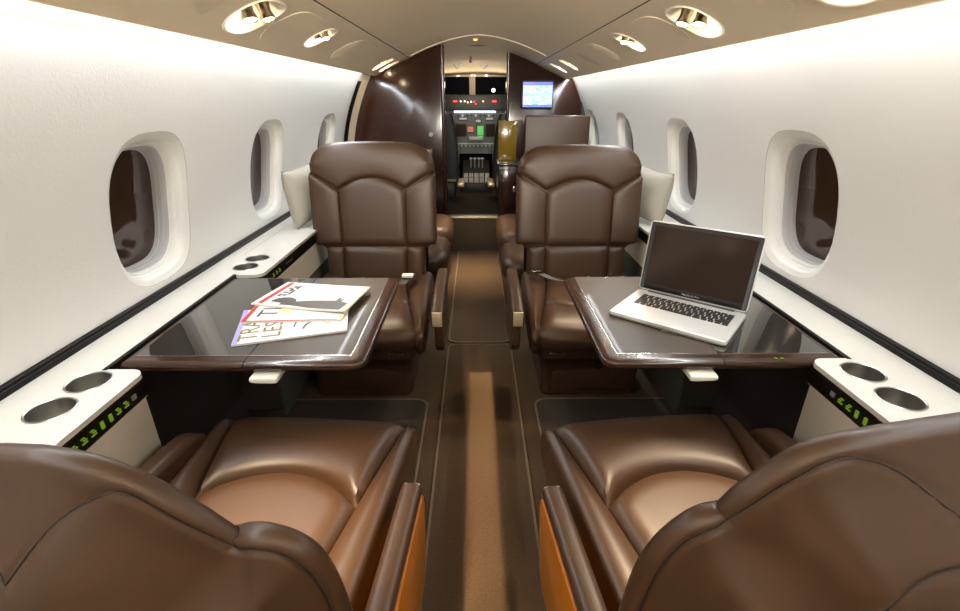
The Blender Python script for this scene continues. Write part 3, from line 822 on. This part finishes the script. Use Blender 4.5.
def cover_bottom(patch, poly, txt):
    patch('cover_band', M['lilac'], 0, .045, 0, 1)
    txt('cover_title', 'TRA', .062, M['ochre'], .20, .05)
    txt('cover_title', 'LES', .062, M['ochre'], .40, .07)
    poly('cover_print', M['violet'], [(.68, .45), (.72, .40), (.77, .44), (.77, .52), (.72, .55)])
    poly('cover_print', M['charcoal'], [(.50, .30), (.515, .28), (.53, .46), (.515, .47)])
    poly('cover_print', M['charcoal'], [(.58, .22), (.60, .20), (.63, .34), (.66, .40), (.645, .42), (.61, .36)])
    poly('cover_print', M['peach'], [(.78, .30), (.83, .28), (.83, .36), (.79, .38)])
def cover_mid(patch, poly, txt):
    patch('cover_border', M['red'], 0, .045, 0, 1); patch('cover_border', M['red'], .045, .955, 0, .028)
    patch('cover_border', M['peach'], .955, 1, 0, 1); patch('cover_print', M['peach'], .30, .44, .30, .75, .00045)
    txt('cover_title', 'TI', .070, M['charcoal'], .30, .17)
def cover_top(patch, poly, txt):
    patch('cover_border', M['red'], .05, .10, .05, .97); patch('cover_print', M['paleblue'], .26, .34, .25, .95)
    for k, (u, v, w, h) in enumerate([(.13, .36, .035, .11), (.17, .40, .05, .06), (.13, .52, .07, .05), (.17, .60, .035, .10), (.13, .68, .06, .05), (.16, .76, .05, .07), (.21, .46, .03, .20), (.21, .70, .03, .16)]):
        patch('cover_lettering', M['charcoal'], u, u + w, v, v + h)
    poly('cover_print', M['charcoal'], [(.15, .14), (.17, .27), (.23, .34), (.31, .36), (.38, .30), (.41, .22), (.55, .30), (.80, .36), (.80, .46), (.84, .50), (.83, .40), (.88, .46), (.86, .34), (.95, .28), (.93, .02), (.60, .02), (.40, .06), (.28, .05), (.28, .12)])
    patch('cover_border', M['peach'], .955, 1, 0, 1)
magazine('white magazine with lilac band and ochre title, lowest of the pile', [(-.583, .983), (-.335, 1.060), (-.372, 1.225), (-.640, 1.180)], ZT + .0018, ZT + .0068, M['white'], cover_bottom)
magazine('red bordered magazine in the middle of the pile', [(-.612, 1.098), (-.362, 1.110), (-.358, 1.275), (-.622, 1.262)], ZT + .0072, ZT + .0112, M['white'], cover_mid)
magazine('topmost magazine with a dark silhouette on its white cover', [(-.631, 1.205), (-.358, 1.140), (-.330, 1.318), (-.590, 1.372)], ZT + .0116, ZT + .0160, M['white'], cover_top, curl=.006)

# ------------------------------------------------------------------ laptop
def laptop():
    A = Vector((.331, 1.155, 0)); B = Vector((.561, .966, 0)); xd = (B - A).normalized(); yd = Vector((-xd.y, xd.x, 0))
    W, D = .290, .206; z0 = ZT + .0012
    root = thing('laptop', 'open silver laptop with a dark screen on the right table', 'laptop', (A + xd * W / 2 + yd * D / 2 + Vector((0, 0, z0))))
    def Q(x, y, z): p = A + xd * x + yd * y; return (p.x, p.y, z0 + z)
    b = MB(); b.loft([[Q(x, y, z) for x, y in rrect(W / 2 - i, D / 2 - i, .010, 5, W / 2, D / 2)] for i, z in ((.004, 0), (.0005, .002), (0, .010), (.001, .0125), (.003, .0132))])
    base = b.build('base', M['alu'], root, angle=45)
    sl = MB(); sl.loft([[Q(x, y, z) for x, y in rrect(W / 2 + .0003, D / 2 + .0003, .010, 5, W / 2, D / 2)] for z in (.0035, .0050)], False, False); sl.build('shadow_line', M['alu_dark'], base)
    kw = MB(); kx0, kx1, ky0, ky1 = .028, .270, .092, .172
    nt = MB(); nt.loft([[Q(x, y, z) for x, y in rrect(.035, .006, .004, 3, W / 2, .003)] for z in (.0105, .0139)]); nt.build('finger_notch', M['alu'], base)
    # keys
    kb = MB(); kb.loft([[Q(x, y, z) for x, y in rrect((kx1 - kx0) / 2 + .002, (ky1 - ky0) / 2 + .002, .004, 4, (kx0 + kx1) / 2, (ky0 + ky1) / 2)] for z in (.0130, .0134)]); kbo = kb.build('keyboard_well', M['alu'], base)
    rows = [[1.0] * 14, [1] * 13 + [1.5], [1.5] + [1] * 13, [1.75] + [1] * 11 + [1.75], [2.25] + [1] * 10 + [2.25], [1, 1, 1, 1.25, 5, 1.25, 1, 1, 1, 1]]
    yy = ky1
    for ri, row in enumerate(rows):
        hgt = .0088 if ri == 0 else .0142; tot = sum(row); x = kx0
        for wk in row:
            w = wk / tot * (kx1 - kx0)
            k = MB(); k.loft([[Q(px, py, z) for px, py in rrect(w / 2 - .0014 - i, hgt / 2 - .0014 - i, .0015, 2, x + w / 2, yy - hgt / 2)] for i, z in ((0, .0130), (0, .0146), (.0008, .0150))])
            k.build('key', M['key'], base, smooth=False); x += w
        yy -= hgt
    # lid
    hinge = MB(); hinge.tube([Q(.03, D - .004, .0125), Q(W - .03, D - .004, .0125)], .0055, 12); hinge.build('hinge', M['alu_dark'], root)
    tl = R(9); H = .198
    def S(x, h, n): # n towards viewer
        y = D - .004 + h * math.sin(tl) - n * math.cos(tl); return Q(x, y, .013 + h * math.cos(tl) + n * math.sin(tl))
    l = MB(); l.loft([[S(x, h, n) for x, h in rrect(W / 2 - i, H / 2 - i, .010, 5, W / 2, H / 2 + .004)] for i, n in ((.004, -.0045), (.0005, -.003), (0, .001), (.001, .0022))])
    lid = l.build('lid', M['alu'], root, angle=45)
    g = MB(); g.loft([[S(x, h, n) for x, h in rrect(W / 2 - .0035, H / 2 - .0035, .007, 5, W / 2, H / 2 + .004)] for n in (.0020, .0027)]); sg = g.build('screen', M['screen'], lid)
    bz = MB()
    for x0, x1, h0, h1 in ((.004, .0145, .008, H), (W - .0145, W - .004, .008, H), (.0145, W - .0145, .008, .024), (.0145, W - .0145, H - .009, H)):
        bz.add([S(x0, h0, .0030), S(x1, h0, .0030), S(x1, h1, .0030), S(x0, h1, .0030)], [(0, 1, 2, 3)])
    bz.build('bezel', M['cockpitdark'], lid)
    o = Vector(S(W / 2, .0115, .0033)); xv = Vector(S(1, 0, 0)) - Vector(S(0, 0, 0)); yv = Vector(S(0, 1, 0)) - Vector(S(0, 0, 0))
    text_mesh('lettering', 'MacBook Pro', .0085, M['alu'], lid, o, xv, yv, .0001, align='CENTER')
laptop()

# ------------------------------------------------------------------ cushions on the ledges
def cushion(c, ax, up, w, h, t, label):
    ax = Vector(ax).normalized(); up = Vector(up).normalized(); nr = ax.cross(up).normalized(); up = nr.cross(ax)
    N = 22; mb = MB()
    for sg in (-1, 1):
        def f(u, v):
            a, b = 2 * u - 1, 2 * v - 1
            px = a * (1 - .07 * (1 - b * b) ** 1 * abs(a)) ; py = b * (1 - .07 * (1 - a * a) * abs(b))
            th = (max(0, 1 - abs(a) ** 3.2) ** .55) * (max(0, 1 - abs(b) ** 3.2) ** .55)
            wr = .004 * math.sin(9 * a + 5 * b) * th * (1 - th)
            p = Vector(c) + ax * px * w / 2 + up * py * h / 2 + nr * sg * (t / 2 * th + wr)
            return tuple(p)
        mb.grid(f, N, N)
    o = thing('pillow', label, 'pillow', c, group='linen pillows on the side ledges')
    mb.build('cover', M['pillow'], o, angle=80)
    pp = MB()
    cs = [(-1, -1), (1, -1), (1, 1), (-1, 1)]
    path = []
    for k in range(4):
        for i in range(8):
            t_ = i / 8; a = cs[k][0] * (1 - t_) + cs[(k + 1) % 4][0] * t_; b = cs[k][1] * (1 - t_) + cs[(k + 1) % 4][1] * t_
            px = a * (1 - .07 * (1 - b * b) * abs(a)); py = b * (1 - .07 * (1 - a * a) * abs(b))
            path.append(tuple(Vector(c) + ax * px * w / 2 + up * py * h / 2))
    path.append(path[0]); pp.tube(path, .0028, 6); pp.build('piping', M['pillow'], o)
cushion((-.785, 2.18, .703), (.22, .97, .05), (-.10, .02, .99), .25, .245, .10, 'cream linen pillow standing behind the chair at the magazines')
cushion((.778, 2.21, .693), (-.30, .95, .05), (.12, .02, .99), .235, .23, .11, 'cream linen pillow standing behind the chair at the laptop')

# ------------------------------------------------------------------ front of the cabin: partitions, bar cabinet, monitor
def ceil_at(x, side):
    a = abs(x)
    if a <= JNT[0]: return crownz(x)
    t = (a - LIP[0]) / (JNT[0] - LIP[0]); return LIP[1] + (JNT[1] - LIP[1]) * t
def partition(side, xin, y, zb, label, thick=.05):
    pts = [(xin, zb)]
    outer = []
    for k in range(14):
        z = zb + (1.236 - zb) * k / 13
        outer.append((min(wx(z) if z > .55 else .93, .93) - .002, z))
    top = []
    for k in range(18):
        x = .72 + (xin - .72) * k / 17
        top.append((x, (ceil_at(x, side) if x < .70 else 1.238) - .002))
    poly = [(side * x, y, z) for x, z in [(xin, zb)] + outer + top]
    root = thing('partition', label, 'partition', (side * .5, y + thick / 2, zb))
    p = MB(); p.prism(poly, (0, thick, 0)); p.build('panel', M['wood'], root, bevel=.004)
    e = MB(); zt = ceil_at(xin, side) - .006
    e.loft([[(side * (xin + x), y + thick / 2 + q, z) for x, q in rrect(.014, thick / 2 + .010, .012, 5)] for z in (zb, zt)])
    e.build('edge_post', M['wood'], root)
    return root
pl = partition(-1, .245, 3.60, 0, 'dark glossy wood partition on the left of the cockpit doorway')
hb = MB(); hb.tube([(-.335, 3.597, .865), (-.335, 3.585, .865)], .016, 16); hb.build('door_knob', M['chrome'], pl)
sm = MB()
for z in (.80, .93): sm.box(-.70, -.27, 3.5985, 3.601, z, z + .003)
sm.build('drawer_seam', M['black'], pl)
lt = MB(); lt.box(-.262, -.255, 3.586, 3.59, .62, .64); lt.build('latch', M['chrome'], pl)
pr_ = partition(1, .240, 4.22, 0, 'dark glossy wood partition on the right of the cockpit doorway')
# door jamb on the left: dark slit and beige return between side wall and partition
j = MB()
def jam(u, w):
    z = .05 + 1.19 * u
    return (-(wx(z) if z > .55 else .93) + .0 + .03 * w, 3.46 + .14 * w, z)
j.grid(jam, 24, 2); struct('door_1', j, M['ceiling'])
ds = MB(); ds.grid(lambda u, w: (-(wx(.80 + .40 * u) - .002 - .003 - .012 * w), 3.40 + .055 * w, .80 + .40 * u), 16, 2)
struct('trim_12', ds, M['black'])
# bar cabinet with amber panel
bc = thing('bar_cabinet', 'narrow dark wood cabinet with amber glass front beside the cockpit doorway', 'cabinet', (.22, 3.70, 0))
b = MB(); b.box(.150, .300, 3.62, 4.10, 0, .645); b.build('carcass', M['wood'], bc, bevel=.004)
b = MB(); b.box(.142, .306, 3.61, 4.12, .645, .662); b.build('countertop', M['blackgloss'], bc, bevel=.003)
b = MB(); b.box(.150, .285, 3.80, 3.835, .662, .945); ag = b.build('amber_panel', M['amberglass'], bc, bevel=.003)
b = MB(); b.box(.160, .290, 3.612, 3.62, .33, .62); d_ = b.build('door', M['wood'], bc, bevel=.003)
b = MB(); b.box(.255, .275, 3.602, 3.612, .46, .50); b.build('handle', M['chrome'], d_, bevel=.002)
# monitor
mn = thing('monitor', 'small lit blue-white monitor on the right dark partition', 'monitor', (.47, 4.19, 1.02))
b = MB(); b.box(.345, .600, 4.165, 4.22, 1.022, 1.228); b.build('housing', M['cockpitdark'], mn, bevel=.006)
b = MB(); b.box(.356, .590, 4.1635, 4.1652, 1.034, 1.216); sc_ = b.build('display', M['monitor'], mn)
for z0_, z1_ in ((1.194, 1.216), (1.034, 1.052)):
    b = MB(); b.box(.356, .590, 4.1625, 4.1634, z0_, z1_); b.build('menu_bar', M['monitorbar'], sc_)
b = MB()
for k in range(11):
    z = 1.184 - .0125 * k; x = .364
    while x < .578:
        w = random.uniform(.008, .034)
        if random.random() < .78: b.box(x, min(x + w, .582), 4.1628, 4.1634, z - .005, z)
        x += w + .006
b.build('text_lines', M['monitortext'], sc_)

# step up to the cockpit
st = MB(); st.box(-.95, .95, 3.66, 6.2, -.05, .262); struct('floor_cockpit', st, M['carpetdark'])
sr_ = MB(); sr_.box(-.235, .150, 3.640, 3.662, 0, .255); struct('trim_13', sr_, M['carpet'])
sl_ = MB(); sl_.box(-.240, .150, 3.628, 3.700, .255, .270); struct('trim_14', sl_, M['tan'], bevel=.004)

# amber lamp in the vestibule roof
al = thing('ceiling_lamp', 'tiny amber lamp in the roof over the cockpit doorway', 'lamp', (-.02, 3.75, crownz(.02)))
b = MB(); b.tube([(-.02, 3.75, 1.478), (-.02, 3.75, 1.468)], .022, 16); b.build('bezel', M['ceiling'], al)
b = MB(); b.tube([(-.02, 3.75, 1.469), (-.02, 3.75, 1.463)], .012, 14); b.build('lens', M['amberlamp'], al)

# ------------------------------------------------------------------ cockpit
cr_ = MB(); cr_.grid(lambda u, w: ((2 * u - 1) * .85, 4.2 + 1.25 * w, 1.47 - .15 * w ** 1.5 - .10 * (2 * u - 1) ** 2), 20, 10); struct('ceiling_cockpit', cr_, M['ceiling'])
for sd, nm in ((-1, 'wall_cockpit_left'), (1, 'wall_cockpit_right')):
    w_ = MB(); w_.box(*sorted((sd * .84, sd * .88)), 4.2, 6.2, 0, 1.45); struct(nm, w_, M['cockpitdark'])
w_ = MB(); w_.box(-.9, .9, 6.15, 6.2, 0, 1.5); struct('wall_front', w_, M['night'])
ws = bpy.data.objects.new('window_%d' % (n_win + 1), None); COL.objects.link(ws); ws.location = (-.05, 5.5, 1.16); ws['kind'] = 'structure'; ws['label'] = 'dark night windscreen with a pale centre post beyond the instruments'
for s_ in (-1, 1):
    b = MB(); x0, x1 = sorted((-.055 + s_ * .03, -.055 + s_ * .62)); b.add([(x0, 5.62, 1.13), (x1, 5.62, 1.13), (x1, 5.50, 1.312), (x0, 5.50, 1.312)], [(0, 1, 2, 3)]); b.add([(x0, 5.625, 1.13), (x1, 5.625, 1.13), (x1, 5.505, 1.312), (x0, 5.505, 1.312)], [(0, 1, 2, 3)])
    b.build('pane', M['night'], ws)
b = MB(); b.loft([[(-.055 + x, y, z) for x in (-.032, .032) for y in ((q, q + .03) if x < 0 else (q + .03, q))] for q, z in ((5.58, 1.13), (5.47, 1.312))]); b.build('centre_post', M['ceiling'], ws, bevel=.004)
b = MB(); b.box(-.70, .60, 5.46, 5.50, 1.300, 1.322); b.build('header', M['ceiling'], ws, bevel=.005)
for x in (-.20, -.06, -.03, .09):
    b = MB(); b.tube([(x, 5.46, 1.314), (x, 5.445, 1.310)], .010 if x < -.1 or x > 0 else .006, 10); b.build('header_lamp', M['whitelamp'], ws)
gs = thing('glareshield', 'black glareshield with a row of red and white warning lights', 'glareshield', (-.03, 5.35, .99))
b = MB(); b.loft([[(x, y, z) for y, z in ((5.20, .985), (5.22, 1.13), (5.42, 1.125), (5.42, .985))] for x in (-.80, .75)]); b.build('hood', M['cockpitdark'], gs, bevel=.012)
for x, w in ((-.225, .020), (.165, .020)):
    b = MB(); b.box(x - w, x + w, 5.195, 5.21, 1.062, 1.078); b.build('warning_light', M['redlamp'], gs)
for k, (x, z, m_) in enumerate([(-.17, 1.07, 'whitelamp'), (-.13, 1.07, 'whitelamp'), (-.10, 1.060, 'amberlamp'), (-.065, 1.066, 'whitelamp'), (-.035, 1.066, 'redlamp'), (-.02, 1.045, 'redlamp'), (.055, 1.07, 'amberlamp')]):
    b = MB(); b.box(x - .006, x + .006, 5.196, 5.212, z - .006, z + .006); b.build('indicator_light', M[m_], gs)
b = MB(); b.tube([(.155, 5.19, 1.175), (.155, 5.18, 1.165)], .018, 12); b.build('map_light', M['whitelamp'], gs)
ip = thing('instrument_panel', 'grey cockpit instrument panel with red and green displays', 'instrument panel', (-.03, 5.3, .55))
b = MB(); b.box(-.80, .75, 5.30, 5.36, .56, .985); b.build('panel', M['cockpitgrey'], ip)
b = MB(); b.box(-.24, .18, 5.262, 5.30, .962, .980); b.build('floodlight', M['flood'], ip)
def disp(x0, x1, z0, z1, m_, nm='display'):
    bz = MB(); bz.box(x0 - .008, x1 + .008, 5.288, 5.30, z0 - .008, z1 + .008); o = bz.build('bezel', M['cockpitdark'], ip, bevel=.002)
    q = MB(); q.box(x0, x1, 5.285, 5.289, z0, z1); q.build(nm, m_, o)
disp(-.105, -.045, .775, .830, M['reddisp']); disp(-.005, .060, .745, .835, M['greendisp']); disp(-.22, -.125, .74, .85, M['screen']); disp(.085, .17, .74, .85, M['screen'])
disp(-.19, -.11, .895, .915, M['cockpitlight']); disp(.085, .16, .895, .915, M['cockpitlight']); disp(-.02, .03, .87, .895, M['cockpitlight'])
for k in range(9):
    b = MB(); x = -.20 + .045 * k; b.tube([(x, 5.30, .935), (x, 5.285, .935)], .012, 12); b.build('gauge', M['cockpitlight' if k % 3 == 1 else 'cockpitdark'], ip)
for k in range(10):
    b = MB(); x = -.21 + .042 * k; b.tube([(x, 5.30, .64), (x, 5.280, .64)], .008, 10); b.build('knob', M['cockpitlight'], ip)
b = MB(); b.box(-.22, .17, 5.286, 5.30, .655, .668); b.build('switch_strip', M['cockpitlight'], ip)
b = MB(); b.box(-.09, .05, 5.22, 5.30, .70, .735); b.build('switch_console', M['cockpitlight'], ip, bevel=.006)
b = MB(); b.box(-.005, .055, 5.28, 5.286, .71, .74); b.build('green_annunciator', M['greendisp'], ip)
pd_ = thing('pedestal', 'cockpit centre pedestal with pale switch boxes and levers', 'pedestal', (-.02, 5.0, .262))
b = MB(); b.loft([[(x, y, z) for y, z in ((4.70, .262), (4.70, .345), (5.28, .50), (5.28, .262))] for x in (-.155, .118)]); b.build('body', M['cockpitdark'], pd_, bevel=.006)
def pz(y): return .345 + (y - 4.70) * .267
for r_ in range(2):
    for c_ in range(5):
        x = -.140 + .052 * c_; y = 4.72 + .11 * r_
        b = MB(); b.loft([[(xx, yy_, pz(yy_) + z) for xx, yy_ in ((x, y), (x + .042, y), (x + .042, y + .08), (x, y + .08))] for z in (-.002, .014)]); b.build('switch_box', M['cockpitlight'], pd_, bevel=.003)
for x in (-.07, -.03, .01, .045):
    b = MB(); b.tube([(x, 5.08, pz(5.08)), (x, 5.05, pz(5.08) + .09)], .006, 8); b.tube([(x - .015, 5.05, pz(5.08) + .09), (x + .015, 5.05, pz(5.08) + .09)], .010, 8); b.build('lever', M['cockpitlight'], pd_)
def pilot_seat(sd, label):
    cx = -.02 + sd * .348
    o = thing('pilot_seat', label, 'seat', (cx, 4.5, .262))
    b = MB(); b.box(cx - .18, cx + .18, 4.42, 4.85, .40, .50); b.build('seat', M['sheep'], o, bevel=.03, seg=3)
    b = MB(); b.loft([[(cx + x, 4.40 - .06 * t + y, .44 + .54 * t) for x, y in rrect(.20 - .05 * t ** 3, .05, .03, 5)] for t in [k / 10 for k in range(11)]]); b.build('backrest', M['cockpitdark'], o, angle=60)
    b = MB(); b.loft([[(cx - sd * (.175 - .0) + x, 4.455 - .06 * t + y, .56 + .14 * t) for x, y in rrect(.024, .02, .016, 4)] for t in (0, .5, 1)]); b.build('sheepskin_edge', M['sheep'], o, angle=60)
    b = MB(); b.box(cx - .16, cx + .16, 4.38, 4.80, .262, .40); b.build('base', M['cockpitdark'], o, bevel=.01)
    b = MB(); xi_ = cx - sd * .215; b.box(xi_ - .030, xi_ + .030, 4.25, 4.52, .385, .425); b.build('armrest', M['tan'], o, bevel=.008)
    return o
pilot_seat(-1, 'left pilot seat in dark trim, seen through the cockpit doorway')
pilot_seat(1, 'right pilot seat in dark trim, seen through the cockpit doorway')
oh = thing('overhead_fittings', 'small dark compass and grab handles under the cockpit roof', 'fitting', (-.06, 4.75, 1.36))
b = MB(); b.box(-.075, -.055, 4.70, 4.74, 1.385, 1.46); b.build('compass_bracket', M['cockpitdark'], oh)
for x in (-.19, .06):
    b = MB(); b.tube([(x - .03, 5.0, 1.385), (x, 4.98, 1.352), (x + .03, 5.0, 1.385)], .007, 8); b.build('grab_handle', M['seal'], oh)

# ------------------------------------------------------------------ remaining lights
def area(name, loc, target, sx, sy, e, col, spread=180):
    ld = bpy.data.lights.new(name, 'AREA'); lo = bpy.data.objects.new(name, ld); COL.objects.link(lo)
    ld.shape = 'RECTANGLE'; ld.size = sx; ld.size_y = sy; ld.energy = e; ld.color = col; ld.spread = R(spread)
    lo.location = loc; lo.rotation_euler = (Vector(target) - Vector(loc)).to_track_quat('-Z', 'Y').to_euler()
    return lo
area('aisle_downlight', (.0, 1.15, 1.44), (.0, 1.15, 0), .095, 1.30, .85, (1., .72, .42), 1.2)
area('aft_ambient_fill', (0, -.9, 1.42), (0, .4, .6), .8, .5, 1.6, (1., .82, .60))  # added warm fill for general ambience, no real fixture behind the camera
area('aft_ceiling_fill', (0, -.95, 1.35), (0, 1.0, 1.72), .8, .10, 20, (1., .93, .82), 60)  # added unseen fill, skims forward to brighten the headliner; no lamp exists here
area('vestibule_light', (-.05, 3.3, 1.44), (-.05, 3.1, 0), .14, .14, 2.6, (1., .74, .44), 38)
area('cockpit_dome', (-.03, 4.7, 1.34), (-.03, 5.2, .4), .2, .1, 2.2, (1., .86, .66))
area('cockpit_upwash', (-.03, 5.3, 1.22), (-.03, 4.9, 1.45), .8, .06, 1.3, (1., .82, .58))

w = bpy.data.worlds.new('world'); SC.world = w; w.use_nodes = True
w.node_tree.nodes['Background'].inputs[0].default_value = (.02, .014, .012, 1); w.node_tree.nodes['Background'].inputs[1].default_value = 1.

SC.view_settings.view_transform = 'Standard'; SC.view_settings.look = 'None'
SC.view_settings.gamma = 1; SC.view_settings.use_curve_mapping = False
SC.view_settings.exposure = 0.0
SC.cycles.use_denoising = True
SC.cycles.max_bounces = 10; SC.cycles.diffuse_bounces = 6; SC.cycles.sample_clamp_indirect = 6
SC.cycles.caustics_reflective = False; SC.cycles.caustics_refractive = False
